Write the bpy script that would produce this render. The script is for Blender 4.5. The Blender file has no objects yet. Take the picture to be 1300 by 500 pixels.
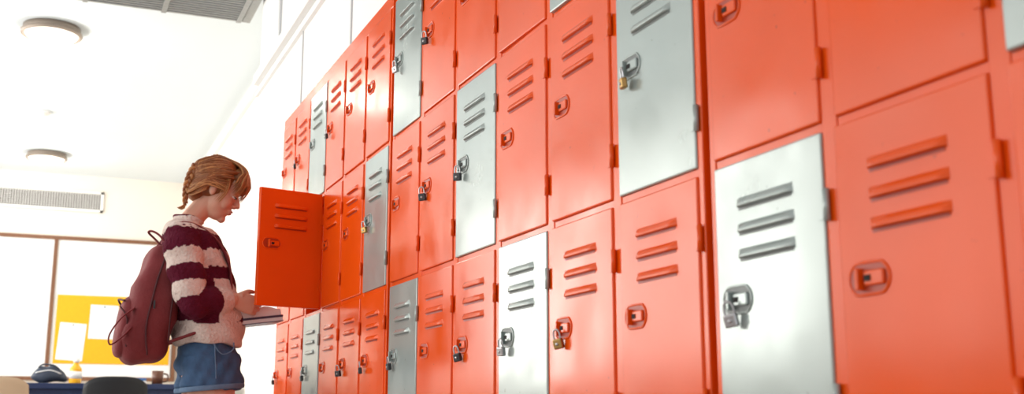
import bpy, bmesh, math, random
from mathutils import Vector, Matrix, Quaternion
random.seed(7)
sc=bpy.context.scene
try:
    sc.view_settings.view_transform='Standard'
    sc.view_settings.look='None'
    sc.view_settings.exposure=0
except Exception: pass
CH=.62
# ------------------------------------------------------------ materials
def mat(name,col,rough=.5,metal=0,bump=0,bscale=50,emis=0,var=0,vscale=3,attr=None,spec=.5,stretch=None):
    m=bpy.data.materials.new(name); m.use_nodes=True
    nt=m.node_tree; b=nt.nodes['Principled BSDF']
    b.inputs['Base Color'].default_value=(*col,1)
    b.inputs['Roughness'].default_value=rough
    b.inputs['Metallic'].default_value=metal
    b.inputs['Specular IOR Level'].default_value=spec
    tc=nt.nodes.new('ShaderNodeTexCoord')
    mp=nt.nodes.new('ShaderNodeMapping'); nt.links.new(tc.outputs['Object'],mp.inputs[0])
    if stretch: mp.inputs['Scale'].default_value=stretch
    src=None
    if attr:
        a=nt.nodes.new('ShaderNodeAttribute'); a.attribute_name=attr; src=a.outputs['Color']
        nt.links.new(src,b.inputs['Base Color'])
    if var:
        n=nt.nodes.new('ShaderNodeTexNoise'); n.inputs['Scale'].default_value=vscale; n.inputs['Detail'].default_value=5
        nt.links.new(mp.outputs[0],n.inputs['Vector'])
        mr=nt.nodes.new('ShaderNodeMapRange'); mr.inputs[3].default_value=1-var; mr.inputs[4].default_value=1+var
        nt.links.new(n.outputs['Fac'],mr.inputs[0])
        mx=nt.nodes.new('ShaderNodeMix'); mx.data_type='RGBA'; mx.blend_type='MULTIPLY'; mx.inputs[0].default_value=1
        if src: nt.links.new(src,mx.inputs[6])
        else: mx.inputs[6].default_value=(*col,1)
        nt.links.new(mr.outputs[0],mx.inputs[7]); nt.links.new(mx.outputs[2],b.inputs['Base Color'])
    if bump:
        n2=nt.nodes.new('ShaderNodeTexNoise'); n2.inputs['Scale'].default_value=bscale; n2.inputs['Detail'].default_value=3
        nt.links.new(mp.outputs[0],n2.inputs['Vector'])
        bp=nt.nodes.new('ShaderNodeBump'); bp.inputs['Strength'].default_value=bump; bp.inputs['Distance'].default_value=.01
        nt.links.new(n2.outputs['Fac'],bp.inputs['Height']); nt.links.new(bp.outputs[0],b.inputs['Normal'])
    if emis:
        b.inputs['Emission Color'].default_value=(*col,1); b.inputs['Emission Strength'].default_value=emis
    return m
def paint(name,col,chip,r0,r1,spec=.5,metal=0):
    """enamel on sheet steel: blotchy gloss, soft dents, a few tiny chips; varies per object"""
    m=bpy.data.materials.new(name); m.use_nodes=True; nt=m.node_tree; L=nt.links; b=nt.nodes['Principled BSDF']
    b.inputs['Specular IOR Level'].default_value=spec; b.inputs['Metallic'].default_value=metal
    tc=nt.nodes.new('ShaderNodeTexCoord'); oi=nt.nodes.new('ShaderNodeObjectInfo')
    va=nt.nodes.new('ShaderNodeVectorMath'); va.operation='ADD'
    L.new(tc.outputs['Object'],va.inputs[0]); L.new(oi.outputs['Location'],va.inputs[1])
    def noise(s,d=3):
        n=nt.nodes.new('ShaderNodeTexNoise'); n.inputs['Scale'].default_value=s; n.inputs['Detail'].default_value=d; L.new(va.outputs[0],n.inputs['Vector']); return n
    def mr(src,a,b_,c,d):
        n=nt.nodes.new('ShaderNodeMapRange'); L.new(src,n.inputs[0])
        for i,v in enumerate((a,b_,c,d)): n.inputs[i+1].default_value=v
        return n
    n1=noise(7,5); L.new(mr(n1.outputs['Fac'],.3,.7,r0,r1).outputs[0],b.inputs['Roughness'])
    n2=noise(3.2,3); v=mr(n2.outputs['Fac'],.3,.7,.92,1.06)
    mx=nt.nodes.new('ShaderNodeMix'); mx.data_type='RGBA'; mx.blend_type='MULTIPLY'; mx.inputs[0].default_value=1; mx.inputs[6].default_value=(*col,1); L.new(v.outputs[0],mx.inputs[7])
    n3=noise(75,2); ch=mr(n3.outputs['Fac'],.755,.77,0,.6)
    m2=nt.nodes.new('ShaderNodeMix'); m2.data_type='RGBA'; L.new(ch.outputs[0],m2.inputs[0]); L.new(mx.outputs[2],m2.inputs[6]); m2.inputs[7].default_value=(*chip,1)
    L.new(m2.outputs[2],b.inputs['Base Color'])
    n4=noise(3.5,0); bp=nt.nodes.new('ShaderNodeBump'); bp.inputs['Strength'].default_value=.20; bp.inputs['Distance'].default_value=.01
    L.new(n4.outputs['Fac'],bp.inputs['Height']); L.new(bp.outputs[0],b.inputs['Normal'])
    return m
RED=paint('orange_red_paint',(.86,.092,.004),(.35,.04,.01),.12,.26,.36)
REDD=mat('red_recess_shade',(.42,.034,.004),.4,var=.1)  # door red darkened, standing in for shade in louver slots and latch pocket
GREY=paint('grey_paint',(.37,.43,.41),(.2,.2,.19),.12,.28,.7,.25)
GREYD=mat('grey_recess_shade',(.16,.18,.175),.4,var=.1)  # same for the grey doors: recess shade put into the colour
DARK=mat('dark_gap',(.012,.008,.007),.8,var=.1)
STEEL=mat('steel',(.50,.50,.51),.3,metal=1,var=.1)
BRASS=mat('brass',(.42,.27,.10),.35,metal=1,var=.1)
BLACKP=mat('black_lock',(.03,.03,.035),.35,var=.1)
WALL=mat('wall_white',(.87,.865,.85),.6,bump=.03,bscale=60,var=.015)
CREAM=mat('wall_cream',(.85,.79,.71),.65,bump=.03,bscale=60,var=.015)
CEIL=mat('ceiling_white',(.75,.82,.86),.75,var=.015,vscale=1)
FLOOR=mat('floor_vinyl',(.45,.43,.40),.3,var=.1,vscale=6)
WOOD=mat('brown_wood',(.20,.085,.04),.45,var=.25,vscale=12,stretch=(1,1,.1))
WBOARD=mat('whiteboard',(.9,.91,.92),.3,var=.01)
YEL=mat('cork_yellow',(.86,.43,.010),.8,bump=.2,bscale=200,var=.08,vscale=30)
PAPER=mat('paper',(.88,.88,.88),.7,var=.02)
PAPERB=mat('paper_blue',(.74,.82,.9),.7,var=.02)
GALV=mat('galvanised',(.36,.38,.39),.45,metal=.6,var=.25,vscale=25)
NAVY=mat('navy_top',(.010,.025,.09),.4,var=.1)
BLK=mat('black_plastic',(.012,.013,.016),.5,var=.15,spec=.3)
BEIGE=mat('beige_fabric',(.5,.36,.24),.8,bump=.1,var=.1)
JUICE=mat('juice',(.9,.45,.01),.15,var=.05)
LAMPM=mat('lamp_glass',(1,.97,.92),.3,emis=1.5)
BRONZE=mat('lamp_rim',(.28,.23,.19),.4,metal=.3,var=.1)
ALU=mat('window_frame',(.6,.61,.62),.4,var=.05)
SKIN=mat('skin',(.68,.37,.26),.5,var=.05,vscale=14,bump=.02,bscale=150)
SKIN.node_tree.nodes['Principled BSDF'].inputs['Subsurface Weight'].default_value=.06
LIP=mat('lips',(.50,.15,.12),.4,var=.05)
HAIR=mat('ginger_hair',(.26,.088,.024),.42,var=.35,vscale=30)
HAIR2=mat('ginger_hair_light',(.46,.20,.065),.42,var=.3,vscale=30)
SWEAT=mat('striped_knit',(.5,.5,.5),.95,attr='Col',bump=1,bscale=95,var=.2,vscale=110,spec=.15)
DENIM=mat('denim',(.06,.12,.23),.85,bump=.35,bscale=260,var=.4,vscale=22,spec=.2)
DENIML=mat('denim_light',(.13,.21,.33),.85,bump=.35,bscale=260,var=.3,vscale=40,spec=.2)
BURG=mat('burgundy_canvas',(.20,.032,.036),.75,bump=.3,bscale=60,var=.25,vscale=10,spec=.3)
BURGD=mat('burgundy_dark',(.07,.012,.016),.7,var=.2)
EYEW=mat('eye_white',(.8,.78,.75),.3,var=.02)
IRIS=mat('iris',(.08,.12,.12),.2,var=.1)
PURP=mat('dark_purple_cover',(.05,.025,.07),.4,var=.1)
SHOE=mat('canvas_shoe',(.75,.75,.72),.8,var=.05)
BAGD=mat('bag_dark',(.05,.065,.10),.7,bump=.3,var=.3,vscale=15)
BROWN=mat('brown_mug',(.14,.05,.025),.35,var=.1)

# ------------------------------------------------------------ mesh builder
class MB:
    def __init__(s,mats): s.V=[];s.Fc=[];s.Mi=[];s.Sm=[]; s.mats=mats
    def merge(s,tb,m=0,smooth=True,M=None):
        o=len(s.V); tb.verts.index_update()
        for v in tb.verts: s.V.append((M@v.co) if M is not None else v.co.copy())
        for f in tb.faces:
            s.Fc.append([o+v.index for v in f.verts]); s.Mi.append(m); s.Sm.append(smooth)
        tb.free()
    def box(s,x0,x1,y0,y1,z0,z1,m=0,bev=0,M=None,segs=2):
        tb=bmesh.new(); bmesh.ops.create_cube(tb,size=1)
        for v in tb.verts:
            v.co=Vector(((x0+x1)/2+v.co.x*(x1-x0),(y0+y1)/2+v.co.y*(y1-y0),(z0+z1)/2+v.co.z*(z1-z0)))
        if bev: bmesh.ops.bevel(tb,geom=list(tb.edges),offset=bev,segments=segs,affect='EDGES',profile=.5)
        s.merge(tb,m,False,M)
    def cyl(s,c,r,h,axis='Z',m=0,r2=None,seg=24,M=None,smooth=True):
        tb=bmesh.new(); bmesh.ops.create_cone(tb,cap_ends=True,segments=seg,radius1=r,radius2=r if r2 is None else r2,depth=h)
        R={'Z':Matrix(),'X':Matrix.Rotation(math.pi/2,4,'Y'),'Y':Matrix.Rotation(math.pi/2,4,'X')}[axis]
        T=Matrix.Translation(c)@R
        if M is not None: T=M@T
        s.merge(tb,m,smooth,T)
    def ell(s,c,r,m=0,M=None,u=24,v=16,R=None):
        tb=bmesh.new(); bmesh.ops.create_uvsphere(tb,u_segments=u,v_segments=v,radius=1)
        T=Matrix.Translation(c)
        if R is not None: T=T@R
        T=T@Matrix.Diagonal((*r,1)) if not isinstance(r,(int,float)) else T@Matrix.Diagonal((r,r,r,1))
        if M is not None: T=M@T
        s.merge(tb,m,True,T)
    def sup(s,c,r,e=.5,m=0,M=None,fn=None,u=40,v=28):
        tb=bmesh.new(); bmesh.ops.create_uvsphere(tb,u_segments=u,v_segments=v,radius=1)
        sg=lambda q,p: math.copysign(abs(q)**p,q)
        for w in tb.verts:
            th=math.atan2(w.co.y,w.co.x); ph=math.asin(max(-1,min(1,w.co.z)))
            x=sg(math.cos(ph),e)*sg(math.cos(th),e); y=sg(math.cos(ph),e)*sg(math.sin(th),e); z=sg(math.sin(ph),e)
            w.co=Vector((x*r[0],y*r[1],z*r[2]))
            if fn: w.co=fn(w.co)
            w.co+=Vector(c)
        s.merge(tb,m,True,M)
    def tube(s,pts,ra,rb,ref=(0,0,1),seg=18,sub=4,m=0,M=None,closed=False):
        P=[Vector(p) for p in pts]; n=len(P)
        if isinstance(ra,(int,float)): ra=[ra]*n
        if rb is None: rb=ra
        if isinstance(rb,(int,float)): rb=[rb]*n
        def cr(a,b,c,d,t): return .5*((2*b)+(c-a)*t+(2*a-5*b+4*c-d)*t*t+(3*b-a-3*c+d)*t**3)
        Q=[];A=[];Bb=[]
        rng=n if closed else n-1
        for i in range(rng):
            if closed: ids=[(i-1)%n,i,(i+1)%n,(i+2)%n]
            else: ids=[max(i-1,0),i,i+1,min(i+2,n-1)]
            for k in range(sub):
                t=k/sub
                Q.append(cr(*[P[j] for j in ids],t)); A.append(cr(*[ra[j] for j in ids],t)); Bb.append(cr(*[rb[j] for j in ids],t))
        if not closed: Q.append(P[-1]);A.append(ra[-1]);Bb.append(rb[-1])
        ref=Vector(ref); N=len(Q); o=len(s.V)
        cs=[(math.cos(2*math.pi*k/seg),math.sin(2*math.pi*k/seg)) for k in range(seg)]
        for i in range(N):
            if closed: t=(Q[(i+1)%N]-Q[i-1])
            else: t=(Q[min(i+1,N-1)]-Q[max(i-1,0)])
            t.normalize()
            d=ref-t*ref.dot(t)
            if d.length<1e-3: d=Vector((1,0,0))-t*t.x
            d.normalize(); a=t.cross(d)*A[i]; d=d*Bb[i]
            for c_,s_ in cs:
                v=Q[i]+a*c_+d*s_
                s.V.append(M@v if M is not None else v)
        F=[]
        for i in range(N if closed else N-1):
            a0=o+i*seg; a1=o+((i+1)%N)*seg
            for k in range(seg):
                k2=(k+1)%seg; F.append([a0+k,a1+k,a1+k2,a0+k2])
        if not closed: F.append([o+k for k in range(seg)]); F.append([o+(N-1)*seg+k for k in range(seg-1,-1,-1)])
        F=[f[::-1] for f in F]
        s.Fc+=F; s.Mi+=[m]*len(F); s.Sm+=[True]*len(F)
    def mesh(s,name):
        me=bpy.data.meshes.new(name); me.from_pydata([tuple(v) for v in s.V],[],s.Fc)
        me.polygons.foreach_set('material_index',s.Mi); me.polygons.foreach_set('use_smooth',s.Sm); me.update()
        for m in s.mats: me.materials.append(m)
        return me
    def obj(s,name,parent=None,loc=None):
        o=bpy.data.objects.new(name,s.mesh(name)); sc.collection.objects.link(o)
        if loc: o.location=loc
        if parent: adopt(o,parent)
        return o
def adopt(o,p):
    o.parent=p; o.matrix_parent_inverse=Matrix.Translation(p.location).inverted()
def empty(name,loc=(0,0,0)):
    e=bpy.data.objects.new(name,None); e.empty_display_size=.1; e.location=loc; sc.collection.objects.link(e); return e
def simple(name,mats,fn,parent=None):
    b=MB(mats); fn(b); return b.obj(name,parent)

# ------------------------------------------------------------ woman
GX,GY=.575,4.40
W=empty('woman',(GX,GY,0))
def remesh(o,vox,smooth=4,fac=.5):
    m=o.modifiers.new('r','REMESH'); m.mode='VOXEL'; m.voxel_size=vox; m.use_smooth_shade=True
    s=o.modifiers.new('s','SMOOTH'); s.iterations=smooth; s.factor=fac
    dg=bpy.context.evaluated_depsgraph_get(); me=bpy.data.meshes.new_from_object(o.evaluated_get(dg))
    o.modifiers.clear(); mats=list(o.data.materials); o.data=me; me.materials.clear()
    for q in mats: me.materials.append(q)
    for p in me.polygons: p.use_smooth=True; p.material_index=0
    return o
def displace(me,fn):
    n=len(me.vertices); co=[0.0]*(3*n); no=[0.0]*(3*n)
    me.vertices.foreach_get('co',co); me.vertices.foreach_get('normal',no)
    for i in range(n):
        d=fn(co[3*i],co[3*i+1],co[3*i+2])
        for k in range(3): co[3*i+k]+=no[3*i+k]*d
    me.vertices.foreach_set('co',co); me.update()
HP=Vector((.580,4.385,1.490))
HM=Matrix.Translation(HP)@Matrix.Rotation(math.radians(-12),4,'Z')@Matrix.Rotation(math.radians(25),4,'Y')@Matrix.Scale(.97,4)
b=MB([SKIN])
def ringstack(b,L,m=0,M=None):
    b.tube([(x,GY,z) for z,x,a,w in L],[a for z,x,a,w in L],[w for z,x,a,w in L],ref=(0,1,0),seg=32,m=m)
TORSO=[(.75,.585,.085,.13),(.80,.58,.105,.155),(.86,.575,.10,.155),(.93,.575,.085,.135),(1.02,.56,.085,.125),(1.12,.535,.095,.135),(1.22,.51,.108,.15),(1.29,.485,.09,.15),(1.335,.475,.06,.10),(1.36,.478,.045,.06)]
ringstack(b,TORSO)
b.tube([(.468,GY,1.29),(.49,GY,1.36),(.532,GY-.005,1.42),(.572,4.387,1.47)],[.055,.045,.043,.050],[.06,.043,.042,.050],ref=(0,1,0))
RS,RE,RW=Vector((.445,4.245,1.265)),Vector((.482,4.185,1.025)),Vector((.650,4.250,1.045))
LS,LE,LW=Vector((.445,4.555,1.265)),Vector((.50,4.61,1.01)),Vector((.655,4.535,1.0))
for S,E,Wr in ((RS,RE,RW),(LS,LE,LW)):
    b.tube([S,(S+E)/2,E,(E*2+Wr)/3,Wr],[.048,.042,.036,.034,.023],[.048,.042,.036,.036,.026],ref=(0,1,0))
    b.ell(S,.05); b.ell(E,.037)
def hand(b,w,d,s,n,curl,thumb=(.7,.6,.35)):
    d=Vector(d).normalized(); n=Vector(n); n=(n-d*n.dot(d)).normalized(); s0=Vector(s); s=d.cross(n); 
    if s.dot(s0)<0: s=-s
    w=Vector(w)
    b.tube([w-d*.02,w+d*.012,w+d*.05,w+d*.082],[.019,.016,.015,.012],[.024,.030,.038,.037],ref=s)
    for off,ln,c in ((.029,.068,0),(.010,.076,.05),(-.009,.071,.1),(-.027,.055,.18)):
        p=w+d*(.078-abs(off)*.18)+s*off; pts=[p-d*.015,p]; a=0
        for k,fr in enumerate((.45,.30,.25)):
            a+=curl[k]+c*.6; v=d*math.cos(a)+n*math.sin(a)+s*off*.9; v.normalize()
            p=p+v*ln*fr; pts.append(p)
        b.tube(pts,[.0088,.0088,.0082,.0076,.0068],None,ref=s,seg=12,sub=4); b.ell(pts[-1],.0068,u=12,v=8)
        b.ell(pts[2],.0088,u=12,v=8)
    p=w+d*.022+s*.026; t=(d*thumb[0]+s*thumb[1]+n*thumb[2]).normalized(); t2=(d*.9+s*.2+n*.45).normalized()
    pts=[p-t*.012,p,p+t*.036,p+t*.036+t2*.028]
    b.tube(pts,[.013,.013,.0102,.008],None,ref=n,seg=12); b.ell(pts[-1],.008,u=12,v=8)
hand(b,RW,(.93,.20,-.22),(0,-.3,1),(0,1,.1),(.45,.6,.5),thumb=(.75,.55,.5))
hand(b,LW,(.96,-.25,.0),(0,.5,.8),(0,-.55,.85),(.15,.3,.3),thumb=(.6,.7,.2))
for sy in (-1,1):
    y=GY+sy*.09
    b.tube([(.585,y,.82),(.59,y,.70),(.60,y,.58),(.605,y,.45),(.59,y,.34),(.575,y,.22),(.565,y,.09)],[.088,.088,.07,.052,.055,.044,.033],[.078,.084,.07,.053,.055,.045,.035],ref=(0,1,0),seg=24)
    b.tube([(.53,y,.045),(.60,y,.06),(.68,y,.035),(.75,y,.025)],[.03,.04,.028,.016],[.03,.035,.04,.03],ref=(0,1,0))
def he(c,r,R=None): b.ell(c,r,M=HM,R=R)
he((-.012,0,.032),(.094,.073,.084)); he((.028,0,-.025),(.060,.060,.085)); he((.038,0,-.078),(.046,.042,.036))
he((.072,0,-.098),(.017,.020,.017)); he((.048,0,.04),(.043,.055,.055))
he((.058,.033,-.03),(.026,.024,.034)); he((.058,-.033,-.03),(.026,.024,.034))
he((.068,0,-.058),(.024,.028,.025))
b.tube([(.080,0,.020),(.092,0,-.002),(.104,0,-.020),(.103,0,-.030)],[.008,.009,.011,.009],[.007,.008,.011,.010],ref=(0,1,0),M=HM,sub=4)
b.ell((.108,0,-.025),.0095,M=HM,u=14,v=10)
for sy in (-1,1):
    he((.094,sy*.011,-.033),(.010,.008,.007))
    he((.079,sy*.026,.026),(.011,.022,.007))
    he((.073,sy*.030,.004),(.0145,.0165,.013))
    he((-.004,sy*.072,-.012),(.015,.008,.026),R=Matrix.Rotation(-.2,4,'Y'))
he((.091,0,-.054),(.0085,.021,.006)); he((.088,0,-.066),(.009,.018,.007))
body=b.obj('body',W); remesh(body,.0036,2,.5)
b=MB([LIP,DARK,EYEW,IRIS,HAIR])
b.ell((.0935,0,-.0545),(.0085,.017,.0045),m=0,M=HM); b.ell((.0905,0,-.0640),(.0092,.015,.0052),m=0,M=HM)
for sy in (-1,1):
    b.ell((.0785,sy*.031,-.001),(.0115,.0145,.0065),m=2,M=HM); b.ell((.0860,sy*.031,-.002),(.005,.006,.0055),m=3,M=HM)
    b.tube([(.082,sy*.017,.0045),(.0925,sy*.030,-.0010),(.082,sy*.047,.001)],[.0016,.0024,.0016],None,m=1,M=HM,seg=8)
    b.tube([(.090,sy*.012,.030),(.088,sy*.028,.036),(.074,sy*.046,.031)],[.0022,.003,.0018],None,m=4,M=HM,seg=8)
b.obj('facial_features',W)
# hair
b=MB([HAIR,HAIR2])
C=Vector((-.026,0,.036)); Rr=(.101,.085,.098)
b.ell(C,Rr,m=0,M=HM,u=40,v=28)
b.ell((.058,0,.082),(.042,.058,.044),m=0,M=HM)      # mass under the fringe
b.ell((-.065,0,-.028),(.050,.062,.055),m=0,M=HM)    # nape
def surf(dv,k=1.0):
    dv=dv.normalized(); t=1/math.sqrt((dv.x/Rr[0])**2+(dv.y/Rr[1])**2+(dv.z/Rr[2])**2); return C+dv*t*k
rr=random.Random(3)
end=Vector((-.9,-.35,-.55))
for i in range(420):
    a=rr.uniform(-1,1)
    ang=a*math.radians(118)
    st=Vector((math.cos(ang*.55)*.9*(1-.2*abs(a)),math.sin(ang),.85*math.cos(ang)+.10))
    st=st.normalized()+Vector((rr.uniform(-.35,.05),rr.uniform(-.1,.1),rr.uniform(-.05,.12)))
    en=end+Vector((rr.uniform(-.1,.1),rr.uniform(-.18,.18),rr.uniform(-.2,.25)))
    if a>0: en.y+=.12
    k0=rr.uniform(.99,1.03); mid=rr.uniform(.0,.05)
    pts=[]
    for j in range(7):
        t=j/6; v=st.normalized().lerp(en.normalized(),t)
        bow=math.sin(t*math.pi); v.y+=bow*(.35*a); v.z+=bow*.15
        pts.append(surf(v,k0+mid*bow+rr.uniform(-.003,.004)))
    r=rr.uniform(.0012,.0026)
    b.tube(pts,[r*.4]+[r]*5+[r*.7],None,ref=(0,1,0),m=rr.choice((0,0,1)),M=HM,seg=6,sub=2)
for i in range(300):
    y=rr.uniform(-.066,.066); f=rr.random(); L=rr.random()**1.6; dp=rr.random()
    x1=.090+.026*dp-abs(y)*.42
    zend=.060-.075*L*(.3+.7*dp)-(.008 if abs(y)>.035 else 0)
    pts=[(-.01,y*.5,.130+.004*dp),(.04,y*.75,.122+.011*dp),(.068+.016*dp,y,.100+.016*dp),(x1,y*1.1,.076),(x1+.004*dp,y*1.15,(.076+zend)/2),(x1-.002-.006*f,y*1.2,zend)]
    r=rr.uniform(.0012,.0026)
    b.tube(pts,[r,r,r,r,r*.8,r*.25],None,ref=(0,1,0),m=rr.choice((0,1,1)),M=HM,seg=6,sub=3)
for i in range(120):
    s=-1 if i%3 else 1
    x0=rr.uniform(.02,.06); z0=rr.uniform(.0,.10); d=rr.uniform(0,.010)
    ez=rr.uniform(-.06,.03)
    pts=[(x0,s*(.070+d-.25*max(0,z0-.05)),z0),(x0-.035,s*(.082+d*.6),z0*.8-.0),(-.045,s*(.084+d*.6),.5*z0+.5*ez),(-.085,s*(.060+d),ez-.012),(-.100,s*.03-.015,-.03)]
    r=rr.uniform(.0018,.0032)
    b.tube(pts,[r*.4,r,r,r,r*.6],None,ref=(0,0,1),m=rr.choice((0,0,1)),M=HM,seg=6,sub=3)
for i in range(110):
    s=-1 if i%3 else 1
    z0=rr.uniform(-.035,.02); q=rr.random()
    pts=[(-.018-.01*q,s*(.078+.004*q),z0+.01),(-.040,s*(.079+.004*q),z0-.012),(-.068,s*(.066+.004*q),z0-.030-.012*q),(-.090,s*.040-.012,-.055-.015*q),(-.092,-.045,-.068)]
    r=rr.uniform(.0016,.0028)
    b.tube(pts,[r*.5,r,r,r,r*.6],None,ref=(0,0,1),m=rr.choice((0,0,1)),M=HM,seg=6,sub=3)
B0=Vector((-.108,-.050,.045)); B1=Vector((-.120,-.058,-.035)); B2=Vector((-.074,-.055,-.112))
N=40
for st in range(3):
    pts=[];rad=[]
    for k in range(N+1):
        t=k/N; p=(1-t)**2*B0+2*t*(1-t)*B1+t*t*B2
        tg=((B1-B0)*(1-t)+(B2-B1)*t).normalized(); yv=Vector((0,1,0)); lat=tg.cross(yv).normalized(); w=1-.5*t
        th=2*math.pi*(2.6*t+st/3)
        p=p+lat*(.012*w*math.sin(th))+yv*(-.005*w*math.sin(2*th))
        pts.append(p); rad.append((.0098*w) if k<N else .004)
    b.tube(pts,rad,None,ref=(0,1,0),m=(0,1,0)[st],M=HM,seg=10,sub=2)
b.ell(B2+Vector((0,0,-.004)),(.008,.008,.005),m=0,M=HM)
for i in range(14):
    b.tube([B2+Vector((0,0,-.004)),B2+Vector((rr.uniform(-.012,.008),rr.uniform(-.012,.012),-.018)),B2+Vector((rr.uniform(-.022,.005),rr.uniform(-.015,.015),-.030))],[.003,.003,.0008],None,m=1,M=HM,seg=6,sub=2)
for i in range(14):
    y=-.074-.006*rr.random(); x=rr.uniform(.02,.05)
    b.tube([(x-.02,y+.01,.07),(x,y-.004,.03),(x+.004,y-.002,-.01),(x-.006,y+.004,-.04-.02*rr.random())],[.0012,.0014,.0012,.0004],None,m=1,M=HM,seg=5,sub=3)
b.obj('hair',W)
# sweater
b=MB([SWEAT])
SW=[(.875,.580,.124,.178),(.90,.580,.134,.190),(.95,.576,.136,.190),(1.02,.562,.134,.180),(1.12,.537,.130,.172),(1.21,.508,.130,.176),(1.28,.482,.110,.168),(1.322,.470,.080,.12),(1.348,.476,.058,.074),(1.366,.484,.052,.058)]
ringstack(b,SW)
for S,E,Wr in ((RS,RE,RW),(LS,LE,LW)):
    si=Vector((.478,GY+(S.y-GY)*.5,1.270))
    b.tube([si,S,S.lerp(E,.33),S.lerp(E,.7),E+Vector((.008,0,.0)),E.lerp(Wr,.33),E.lerp(Wr,.66),E.lerp(Wr,.84),E.lerp(Wr,.93)],[.066,.070,.068,.064,.060,.056,.052,.042,.034],[.066,.068,.064,.062,.058,.056,.050,.040,.033],ref=(0,1,0),seg=24)
    b.ell(E+Vector((0.005,0,.004)),.059)
b.tube([(.482+.054*math.cos(a),GY+.058*math.sin(a),1.366+.010*-math.cos(a)) for a in [k*math.pi/6 for k in range(12)]],.012,None,closed=True,seg=10)
sw=b.obj('sweater',W); remesh(sw,.0042,6,.5)
me=sw.data; ca=me.color_attributes.new('Col','FLOAT_COLOR','POINT')
BU=(.10,.008,.024,1); CRM=(.72,.60,.54,1)
def arm_s(p,S,E,Wr):
    best=None
    L1=(E-S).length
    for A,Bq,o in ((S,E,0),(E,Wr,L1)):
        d=Bq-A; t=(p-A).dot(d)/d.length_squared; tt=max(0,min(1,t)); q=A+d*tt; ds=(p-q).length
        if best is None or ds<best[0]: best=(ds,o+tt*d.length)
    return best
cols=[]
for v in me.vertices:
    p=v.co
    ds,s=min(arm_s(p,RS,RE,RW),arm_s(p,LS,LE,LW))
    s+=.0015*math.sin(p.x*230)+.0015*math.sin(p.y*310+p.z*120)
    outer=abs(p.y-GY)>.135 or (p.x>.60 and p.z<1.13)
    if ds<.085 and outer and (s>.002 or p.z<1.3):
        c=CRM
        for a,e in ((-.1,.055),(.118,.180),(.245,.355)):
            if a<=s<e: c=BU
    else:
        z=p.z+.002*math.sin(p.x*200+p.y*150)
        if z<.965: c=CRM
        else: c=BU if int((z-.965)/.068)%2==0 else CRM
    cols.extend(c)
ca.data.foreach_set('color',cols)
displace(me,lambda x,y,z:.0036*math.sin(z*70+y*30+8*x)+.003*math.sin(x*60+z*35))
# shorts
b=MB([DENIM])
SH=[(.765,.585,.11,.155),(.80,.583,.122,.172),(.85,.578,.114,.168),(.90,.576,.098,.150),(.93,.576,.092,.142)]
ringstack(b,SH)
for sy in (-1,1):
    y=GY+sy*.09
    b.tube([(.582,y,.84),(.588,y,.77),(.592,y,.725),(.592,y,.713)],[.105,.112,.116,.112],[.082,.092,.100,.098],ref=(0,1,0),seg=28)
sh=b.obj('denim_shorts',W); remesh(sh,.005,3,.5)
displace(sh.data,lambda x,y,z:.003*math.sin(z*90+x*50)+.002*math.sin(x*120-z*60))
b=MB([DENIML,BRASS])
for sy in (-1,1):
    y=GY+sy*.09
    b.tube([(.592+.115*math.cos(a),y+.101*math.sin(a),.716+.010*math.cos(a)) for a in [k*math.pi/8 for k in range(16)]],.005,.010,closed=True,ref=(0,0,1),seg=10,sub=2)
yR=GY-.186
b.tube([(.655,GY-.150,.885),(.65,yR+.016,.855),(.61,yR+.008,.838),(.575,yR+.016,.88)],.0022,None,ref=(0,1,0),seg=6)
b.tube([(.583,yR+.016,.88),(.585,yR+.006,.83),(.59,yR+.000,.77),(.592,yR-.003,.72)],.0022,None,ref=(0,1,0),seg=6)
b.obj('shorts_stitching',W)
b=MB([SHOE,BURGD])
for sy in (-1,1):
    y=GY+sy*.09
    b.tube([(.515,y,.012),(.60,y,.012),(.70,y,.012),(.775,y,.012)],.012,[.032,.036,.045,.030],ref=(0,1,0),m=0)
    b.tube([(.52,y,.05),(.58,y,.058),(.66,y,.045),(.73,y,.034),(.775,y,.028)],[.034,.045,.034,.026,.014],[.034,.04,.045,.044,.026],ref=(0,1,0),m=1)
    b.tube([(.565,y,.06),(.565,y,.115)],[.045,.042],[.042,.042],ref=(0,1,0),m=1)
b.obj('shoes',W)
# backpack
b=MB([BURG,BURGD,BLACKP])
def bpf(c):
    t=c.z/.225
    x=c.x*(1-.28*max(0,t)**2+.10*max(0,-t)); y=c.y*(1-.12*max(0,t)**2)
    return Vector((x+.004*math.sin(c.y*30+c.z*20)+.045*t-.008*math.sin(c.z*40),y,c.z+.004*math.sin(c.x*70)))
BM=Matrix.Translation((.366,4.385,1.03))
b.sup((0,0,0),(.092,.145,.228),.55,m=0,M=BM,fn=bpf)
b.sup((-.084,0,-.09),(.045,.115,.115),.6,m=0,M=BM,fn=lambda c:c+Vector((.12*c.z,0,0)))
b.tube([(-.02,-.14,-.20),(-.03,-.147,-.10),(-.015,-.147,0),(.0,-.145,.08),(.02,-.128,.15),(.035,-.08,.207),(.038,0,.218),(.035,.08,.207),(.02,.128,.15),(0,.145,.05)],.0035,None,ref=(0,1,0),m=1,M=BM,seg=8)
b.tube([(-.124,-.10,-.02),(-.096,-.118,-.07),(-.094,-.118,-.17)],.003,None,m=1,M=BM,seg=8)
b.tube([(-.108,-.10,.0),(-.124,0,.012),(-.108,.10,0)],.004,None,m=1,M=BM,seg=8)
b.tube([(.05,-.146,-.15),(.055,-.149,-.02),(.07,-.135,.10)],.003,None,m=1,M=BM,seg=8)
b.box(-.010,-.004,-.154,-.147,-.03,.0,m=2,M=BM)
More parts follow.
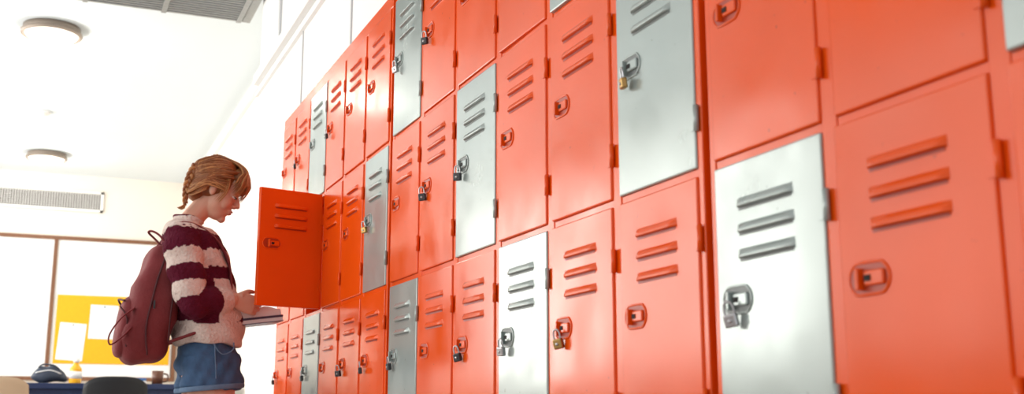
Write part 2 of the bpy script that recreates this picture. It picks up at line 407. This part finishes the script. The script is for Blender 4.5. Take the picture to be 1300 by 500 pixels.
b.tube([(.045,-.035,.205),(.01,-.04,.255),(-.02,-.03,.275),(-.03,.0,.272),(.0,.03,.25),(.045,.035,.205)],[.004]*6,[.010]*6,ref=(0,1,0),m=0,M=BM,seg=10)
b.tube([(-.075,-.13,-.03),(-.12,-.15,-.07),(-.155,-.15,-.13),(-.15,-.14,-.165),(-.115,-.14,-.14),(-.08,-.135,-.10)],.003,.010,ref=(0,1,0),m=0,M=BM,seg=10)
b.obj('backpack',W)
b=MB([BURG,BURGD])
for sy in (-1,1):
    y=GY+sy*.105
    b.tube([(.405,y,1.20),(.395,y,1.27),(.42,y,1.322),(.475,y,1.334),(.555,y+sy*.01,1.292),(.618,y+sy*.01,1.21),(.640,y+sy*.01,1.10),(.63,y+sy*.03,1.0),(.54,y+sy*.055,.93),(.42,y+sy*.04,.88)],.006,[.022,.024,.024,.022,.022,.022,.018,.012,.010,.010],ref=(0,1,0),m=0,seg=12)
b.obj('backpack_straps',W)
# held books
HB=Matrix.Translation((.745,4.395,1.006))@Matrix.Rotation(math.radians(-8),4,'Y')
b=MB([PURP,PAPER])
K=.80
b.box(-.125*K,.125*K,-.095,.095,-.045,-.042,m=0); b.box(-.122*K,.122*K,-.09,.09,-.042,-.028,m=1); b.box(-.125*K,.125*K,-.095,.095,-.028,-.025,m=0); b.box(-.128*K,-.124*K,-.095,.095,-.045,-.025,m=0)
for s in (-1,1):
    tb=bmesh.new(); n=12; top=[];bot=[]
    for i in range(n+1):
        t=i/n; x=s*t*.118*K; z=.016*math.sin(math.pi*min(1,t*1.15)**.7)*(1) +.004
        top.append([tb.verts.new((x,y,z)) for y in (-.085,.085)]); bot.append([tb.verts.new((x,y,-.019)) for y in (-.085,.085)])
    for i in range(n):
        tb.faces.new((top[i][0],top[i+1][0],top[i+1][1],top[i][1])); tb.faces.new((bot[i][0],bot[i+1][0],bot[i+1][1],bot[i][1]))
        for e in (0,1): tb.faces.new((top[i][e],top[i+1][e],bot[i+1][e],bot[i][e]))
    tb.faces.new((top[n][0],top[n][1],bot[n][1],bot[n][0])); tb.faces.new((top[0][0],top[0][1],bot[0][1],bot[0][0]))
    bmesh.ops.recalc_face_normals(tb,faces=tb.faces); b.merge(tb,1,False)
b.box(-.125*K,.125*K,-.09,.09,-.0245,-.0195,m=0)
b.V=[HB@v for v in b.V]
b.obj('held_books',W)

# ------------------------------------------------------------ room
HC=2.61+CH      # ceiling height
XW=1.06; XR=1.38; YF=12.9; XL=-2.8; Y0=-2.5
simple('floor',[FLOOR],lambda b:b.box(XL-.15,1.6,Y0,YF+.1,-.1,0))
simple('ceiling',[CEIL],lambda b:b.box(XL-.15,1.6,Y0,YF+.1,HC,HC+.1))
simple('wall_far',[CREAM],lambda b:b.box(XL-.15,1.6,YF,YF+.1,0,HC))
def wr(b):
    b.box(1.46,1.6,Y0,5.15,0,HC)
    b.box(XW,1.46,Y0,5.15,2.015,HC)
    b.box(XW,1.46,Y0,-.36,0,2.015)
    b.box(XW,1.46,5.15,6.38,0,HC)
    b.box(1.46,1.6,5.15,6.38,0,HC)
simple('wall_right',[WALL],wr)
simple('wall_right_recess',[CREAM],lambda b:b.box(XR,1.6,6.38,YF,0,HC))
def wl(b):
    b.box(XL-.15,XL,Y0,YF,0,.9); b.box(XL-.15,XL,Y0,YF,2.95,HC)
    ys=[-2.5,-2.2,.2,.5,2.9,3.2,5.6,5.9,8.3,8.6,12.0,12.9]
    for i in range(0,len(ys),2): b.box(XL-.15,XL,ys[i],ys[i+1],.9,2.95)
simple('wall_left',[WALL],wl)
for i,(a,c) in enumerate([(-2.2,.2),(.5,2.9),(3.2,5.6),(5.9,8.3),(8.6,12.0)]):
    def wf(b):
        x0,x1=XL-.1,XL-.05
        b.box(x0,x1,a,c,.9,.95);b.box(x0,x1,a,c,2.9,2.95);b.box(x0,x1,a,a+.05,.95,2.9);b.box(x0,x1,c-.05,c,.95,2.9)
        b.box(x0,x1,(a+c)/2-.025,(a+c)/2+.025,.95,2.9); b.box(x0,x1,a+.05,c-.05,2.2,2.25)
    simple('window_%d'%(i+1),[ALU],wf)
simple('trim_1',[WALL],lambda b:(b.box(XW-.035,XW,Y0,6.40,1.97+CH-.05,1.97+CH+.01,bev=.004),b.box(XW-.02,XW,Y0,6.39,1.97+CH-.12,1.97+CH-.10)))
simple('trim_2',[WALL],lambda b:b.box(XR-.04,XR,6.41,YF-.001,2.44+CH,2.52+CH,bev=.004))
def pan(b):
    for y in (5.15,4.2,3.32,2.4):
        b.box(XW-.006,XW,y-.008,y+.008,2.02,1.97+CH-.12)
    b.box(XW-.012,XW,5.75,5.79,1.97+CH+.01,HC-.01); b.box(XW-.012,XW,4.75,4.79,1.97+CH+.01,HC-.01)
simple('trim_3',[ALU],pan)
simple('baseboard_right',[ALU],lambda b:b.box(XW-.012,XW,5.16,6.38,0,.1))
def duct(b):
    x0,x1,y0,y1,z0=-.6,XW-.02,5.75,6.72,2.42+CH
    b.box(x0,x1,y0,y1,z0,HC-.002,bev=.006)
    for k in range(24):
        y=y0+.05+k*.038
        b.box(x0+.05,x1-.05,y,y+.016,z0-.006,z0-.0005)
    for k in range(4):
        x=x0+.2+k*.45
        b.box(x,x+.03,y0+.01,y1-.01,z0-.01,z0-.0065)
simple('ventilation_duct',[GALV],duct)
def clamp(x,y,r=.185):
    b=MB([BRONZE,LAMPM])
    b.cyl((x,y,HC-.025),r,.045,m=0,seg=48)
    b.tube([(x+r*math.cos(a),y+r*math.sin(a),HC-.05) for a in [k*math.pi/8 for k in range(16)]],.016,None,closed=True,m=0,seg=10)
    b.ell((x,y,HC-.05),(r*.93,r*.93,.06),m=1,u=40)
    b.obj('ceiling_lamp')
clamp(-.12,7.85); clamp(-.13,11.9)
def det(b):
    b.cyl((-.17,10.2,HC-.012),.06,.022,m=0); b.ell((-.17,10.2,HC-.024),(.045,.045,.02),m=0)
simple('smoke_detector',[WALL],det)
def grille(b):
    x0,x1,z0,z1=-.80,.48,2.20+CH,2.43+CH
    y=YF
    b.box(x0,x1,y-.03,y-.001,z0,z0+.025);b.box(x0,x1,y-.03,y-.001,z1-.025,z1);b.box(x0,x0+.03,y-.03,y-.001,z0,z1);b.box(x1-.03,x1,y-.03,y-.001,z0,z1)
    b.box(x0,x1,y-.008,y-.002,z0,z1,m=1)
    for k in range(8):
        z=z0+.03+k*.023; b.box(x0+.03,x1-.03,y-.012,y-.009,z,z+.005)
    n=46
    for k in range(n):
        x=x0+.03+k*(x1-x0-.06)/n; b.box(x,x+.006,y-.012,y-.009,z0+.02,z1-.02)
simple('air_vent_grille',[WALL,mat('vent_dark',(.08,.07,.065),.8,var=.1)],grille)
def wb(b):
    y=YF-.001
    b.box(-.9,1.30,y-.02,y,.38+CH,1.88+CH,m=1)
    b.box(-.95,1.35,y-.04,y,1.87+CH,1.91+CH,m=0); b.box(-.95,1.35,y-.05,y,.35+CH,.39+CH,m=0)
    for x in (-.95,.01,1.31): b.box(x,x+.04,y-.042,y,.35+CH,1.90+CH,m=0)
simple('whiteboard',[WOOD,WBOARD],wb)
cork=empty('bulletin_board',(.6,YF,1.5))
def cb(b): b.box(.085,1.28,YF-.035,YF-.0215,.53+CH,1.27+CH,bev=.004)
simple('cork_panel',[YEL],cb,cork)
def pp(x,z,w,h,rot,m,name):
    b=MB([m,DARK]); b.box(-w/2,w/2,-.001,.001,-h/2,h/2)
    b.ell((0,-.004,h/2-.02),.008,m=1,u=10,v=8)
    o=b.obj(name); o.location=(x,YF-.038,z+CH); o.rotation_euler=(0,rot,0); adopt(o,cork)
pp(.255,.765,.27,.40,.06,PAPER,'paper_1'); pp(.57,.985,.29,.37,.02,PAPERB,'paper_2'); pp(1.0,.95,.24,.32,0,PAPER,'paper_3')

def desk(b):
    b.box(-.18,1.3,8.35,9.0,.79,.83,m=0,bev=.005)
    b.box(-.14,1.26,8.40,8.43,.64,.79,m=0)
    for x in (-.14,1.22):
        for y in (8.4,8.92): b.box(x,x+.04,y,y+.04,0,.79,m=1)
simple('desk',[NAVY,BLK],desk)
def bott(b):
    x,y,z=.215,8.50,.8305
    prof=[(0,.036),(.01,.042),(.09,.042),(.11,.038),(.13,.022),(.148,.018)]
    b.tube([(x,y,z+h) for h,r in prof],[r for h,r in prof],None,ref=(0,1,0),m=0,seg=24)
    b.cyl((x,y,z+.163),.021,.03,m=1); b.cyl((x,y,z+.06),.0435,.05,m=1)
simple('juice_bottle',[JUICE,PAPER],bott)
def bagf(b):
    b.sup((.045,8.66,.83+.070),(.11,.09,.060),.7,fn=lambda c:Vector((c.x*(1-.35*c.z/.06),c.y,c.z+.008*math.sin(c.x*50))))
    b.tube([(-.03,8.60,.945),(.0,8.575,.965),(.07,8.575,.958),(.11,8.60,.93)],.006,None,seg=8,m=0)
    b.tube([(-.05,8.58,.905),(.045,8.572,.925),(.12,8.58,.90)],.004,None,seg=8,m=1)
simple('pencil_bag',[BAGD,PAPER],bagf)
def mug(b):
    b.cyl((.78,8.55,.83+.05),.038,.099,r2=.042); b.tube([(.822,8.55,.91),(.85,8.55,.90),(.85,8.55,.86),(.82,8.55,.85)],.006,None,ref=(0,1,0),seg=8)
simple('coffee_mug',[BROWN],mug)
def bk(b):
    b.box(.48,.70,8.5,8.68,.8305,.855,m=0,bev=.003); b.box(.50,.70,8.51,8.66,.8555,.875,m=1,bev=.003)
simple('book_stack',[PAPER,mat('blue_cover',(.05,.15,.4),.5,var=.1)],bk)
def chair(x,y,m,name,top=.83,yaw=0):
    b=MB([m,STEEL])
    tb=bmesh.new(); n=14; k=8; vs={}
    for side in (0,1):
        for i in range(n+1):
            for j in range(k+1):
                u=-1+2*i/n; v=j/k
                hw=.215*(1-.10*v)
                z=top-.30+.30*v-(.05*abs(u)**4 if v>.5 else 0)*(v)
                vs[side,i,j]=tb.verts.new((u*hw, .045*(1-u*u)*-1 + (0.02 if side else 0) , z))
    for side in (0,1):
        for i in range(n):
            for j in range(k):
                tb.faces.new((vs[side,i,j],vs[side,i+1,j],vs[side,i+1,j+1],vs[side,i,j+1]))
    for i in range(n):
        for j in (0,k): tb.faces.new((vs[0,i,j],vs[0,i+1,j],vs[1,i+1,j],vs[1,i,j]))
    for j in range(k):
        for i in (0,n): tb.faces.new((vs[0,i,j],vs[0,i,j+1],vs[1,i,j+1],vs[1,i,j]))
    bmesh.ops.recalc_face_normals(tb,faces=tb.faces)
    b.merge(tb,0,True)
    b.sup((0,.22,.45),(.22,.21,.022),.5)
    for sx in (-.19,.19):
        b.tube([(sx,0,0.0),(sx,.02,.43),(sx*.95,-.015,top-.15)],.011,None,ref=(1,0,0),m=1,seg=10)
        b.tube([(sx,.42,0.0),(sx,.38,.43)],.011,None,ref=(1,0,0),m=1,seg=10)
    o=b.obj(name); o.location=(x,y,0); o.rotation_euler=(0,0,yaw)
chair(.44,7.6,BLK,'office_chair',.855)
chair(-.27,7.7,BEIGE,'beige_chair',.85)

# ------------------------------------------------------------ lockers
P=.30; RH=.47; XF=.983; ZB=.075
DW=.268; DH=.456
CY,CZ=.214,.240
def door_mesh(name,main,rec_shade):
    b=MB([main,rec_shade,DARK,STEEL])
    b.box(-.004,.014,0,DW,0,DH,bev=.003)
    for k in range(3):
        zt=DH-.058-k*.040; y0,y1=.066,.206; h=.015
        tb=bmesh.new(); n=20; rows=6; g=[]
        for i in range(n+1):
            y=y0+(y1-y0)*i/n; e=min(i,n-i)/n*2; ef=min(1,e*5)**.5
            g.append([tb.verts.new((-.004-.0085*(math.sin(min(1,t/.8)*math.pi/2))*ef,y,zt-h*t)) for t in [j/rows for j in range(rows+1)]]+[tb.verts.new((-.0035,y,zt-h*1.0))])
        for i in range(n):
            for j in range(rows+1):
                tb.faces.new((g[i][j],g[i+1][j],g[i+1][j+1],g[i][j+1]))
        bmesh.ops.recalc_face_normals(tb,faces=tb.faces)
        b.merge(tb,0,True)
        b.box(-.0048,-.003,y0+.004,y1-.004,zt-h-.005,zt-h,m=1)  # darker strip painting the shade in the slot below the hood
    cy,cz=CY,CZ; hw,hh=.037,.021
    pts=[]
    for s in range(16):
        a=2*math.pi*(s+.5)/16
        pts.append((-.0045,cy+math.copysign(hw-hh,math.cos(a))+hh*math.cos(a),cz+hh*math.sin(a)))
    b.tube(pts,.0022,None,ref=(1,0,0),closed=True,seg=8,sub=2)
    tb=bmesh.new(); c=[tb.verts.new((-.0052,p[1],p[2])) for p in pts]; f=tb.faces.new(c); b.merge(tb,1,False)  # flat face in darker door colour, imitating a shaded latch pocket
    b.box(-.010,-.004,cy-.030,cy+.006,cz-.010,cz+.010,m=0,bev=.0025)
    b.box(-.016,-.004,cy+.010,cy+.016,cz-.015,cz+.014,m=0,bev=.0015)
    b.box(-.0115,-.0099,cy-.008,cy+.003,cz-.004,cz+.004,m=2)
    for z in (.085,DH-.105):
        b.cyl((-.006,-.008,z),.0048,.045,m=0,seg=12); b.box(-.0055,-.003,-.004,.010,z-.02,z+.02,m=0)
    return b.mesh(name)
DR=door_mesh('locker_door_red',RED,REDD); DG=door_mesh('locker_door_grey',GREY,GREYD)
def lock_mesh(name,body):
    b=MB([body,STEEL])
    b.box(-.006,.006,-.011,.011,-.037,-.016,m=0,bev=.003)
    b.tube([(0,-.0075,-.019),(0,-.0075,-.006),(0,-.004,.002),(0,.004,.002),(0,.0075,-.006),(0,.0075,-.019)],.0020,None,ref=(1,0,0),m=1,seg=8)
    b.cyl((-.0065,0,-.027),.0032,.002,axis='X',m=1,seg=12)
    return b.mesh(name)
LK=[lock_mesh('padlock_brass',BRASS),lock_mesh('padlock_steel',STEEL),lock_mesh('padlock_black',BLACKP)]
GREYS={(3,3),(3,1),(6,2),(7,3),(7,1),(9,2),(10,1),(11,3),(12,2),(13,1),(15,2),(16,3),(5,0),(8,0),(12,0),(15,3)}
LOCK={(2,3):2,(4,3):2,(8,3):2,(7,3):1,(12,2):0,(9,2):2,(8,2):2,(6,2):0,(3,1):2,(6,1):2,(7,1):2,(9,1):2,(10,1):1,(11,1):0,(13,1):1,(1,1):2,(5,1):2}
for bi,(ytop,c0) in enumerate([(5.14,1),(3.312,7),(1.492,13)]):
    bank=empty('locker_bank',(XF,ytop-.9,0))
    b=MB([RED,DARK]); yb=ytop-6*P; xb=1.42; zt=ZB+4*RH
    b.box(xb,xb+.01,yb,ytop,0.0,zt+.045)
    b.box(XF,xb,yb,ytop,zt-.006,zt+.045,bev=.003)
    b.box(XF+.02,xb,yb,ytop,0,ZB-.01); 
    for c in range(7):
        y=ytop-c*P; w=.0165
        ya,yc=max(y-w,yb),min(y+w,ytop)
        b.box(XF,XF+.03,ya,yc,.0,zt-.007,bev=.002); b.box(XF+.03,xb,max(y-.002,yb),min(y+.002,ytop),.0,zt-.007)
    for r in range(5):
        z=ZB+r*RH
        if r<4:
            b.box(XF+.002,XF+.03,yb+.002,ytop-.002,z-.0065,z+.0065); b.box(XF+.03,xb,yb+.003,ytop-.003,z-.002,z+.002)
    b.obj('locker_frame',bank)
    for c in range(6):
        for r in range(4):
            col=c0+c
            g=(col,r) in GREYS
            o=bpy.data.objects.new('locker_door',DG if g else DR); sc.collection.objects.link(o)
            opened=(col==3 and r==2)
            yh=ytop-(c+1)*P+.016; z0=ZB+r*RH+.007
            o.location=(XF,yh,z0)
            rz=math.radians(random.uniform(-.3,.8))
            if opened: o.rotation_euler=(0,0,math.radians(105)); o.location.x-=.006
            else: o.rotation_euler=(0,0,max(0,rz))
            adopt(o,bank)
            if (col,r) in LOCK:
                l=bpy.data.objects.new('padlock',LK[LOCK[(col,r)]]); sc.collection.objects.link(l)
                l.location=(XF-.0215,yh+CY+.004,z0+CZ-.006); l.rotation_euler=(random.uniform(-.2,.2),-.12,random.uniform(-.3,.9)); adopt(l,bank)

# ------------------------------------------------------------ light
w=bpy.data.worlds.new('World'); sc.world=w; w.use_nodes=True
bg=w.node_tree.nodes['Background']; bg.inputs[0].default_value=(.98,.985,1,1); bg.inputs[1].default_value=1.0
def area(name,loc,rot,sx,sy,e,col=(1,1,1)):
    l=bpy.data.lights.new(name,'AREA'); l.shape='RECTANGLE'; l.size=sx; l.size_y=sy; l.energy=e; l.color=col
    o=bpy.data.objects.new(name,l); o.location=loc; o.rotation_euler=rot; sc.collection.objects.link(o)
for i,(a,c) in enumerate([(.5,2.9),(3.2,5.6),(5.9,8.3),(8.6,12.0)]):
    area('window_daylight_%d'%(i+1),(XL-.2,(a+c)/2,1.92),(0,-math.pi/2,0),2.0,c-a-.1,[26,42,90,165][i],(1,.955,.89))
for y in (7.85,11.9):
    l=bpy.data.lights.new('lamp_bulb','POINT'); l.energy=10; l.shadow_soft_size=.1; l.color=(1,.95,.85)
    o=bpy.data.objects.new('lamp_bulb',l); o.location=(-.13,y,HC-.25); sc.collection.objects.link(o)
# ------------------------------------------------------------ camera
cam=bpy.data.cameras.new('camera'); cam.sensor_width=36; cam.lens=1393/1300*36; cam.clip_start=.02
cam.dof.use_dof=True; cam.dof.focus_distance=3.2; cam.dof.aperture_fstop=4.5
co=bpy.data.objects.new('camera',cam); sc.collection.objects.link(co)
th,ph=math.radians(22.9),math.radians(11.17)
F=Vector((math.sin(th)*math.cos(ph),math.cos(th)*math.cos(ph),math.sin(ph)))
co.location=(0,0,CH); co.rotation_euler=F.to_track_quat('-Z','Y').to_euler()
sc.camera=co
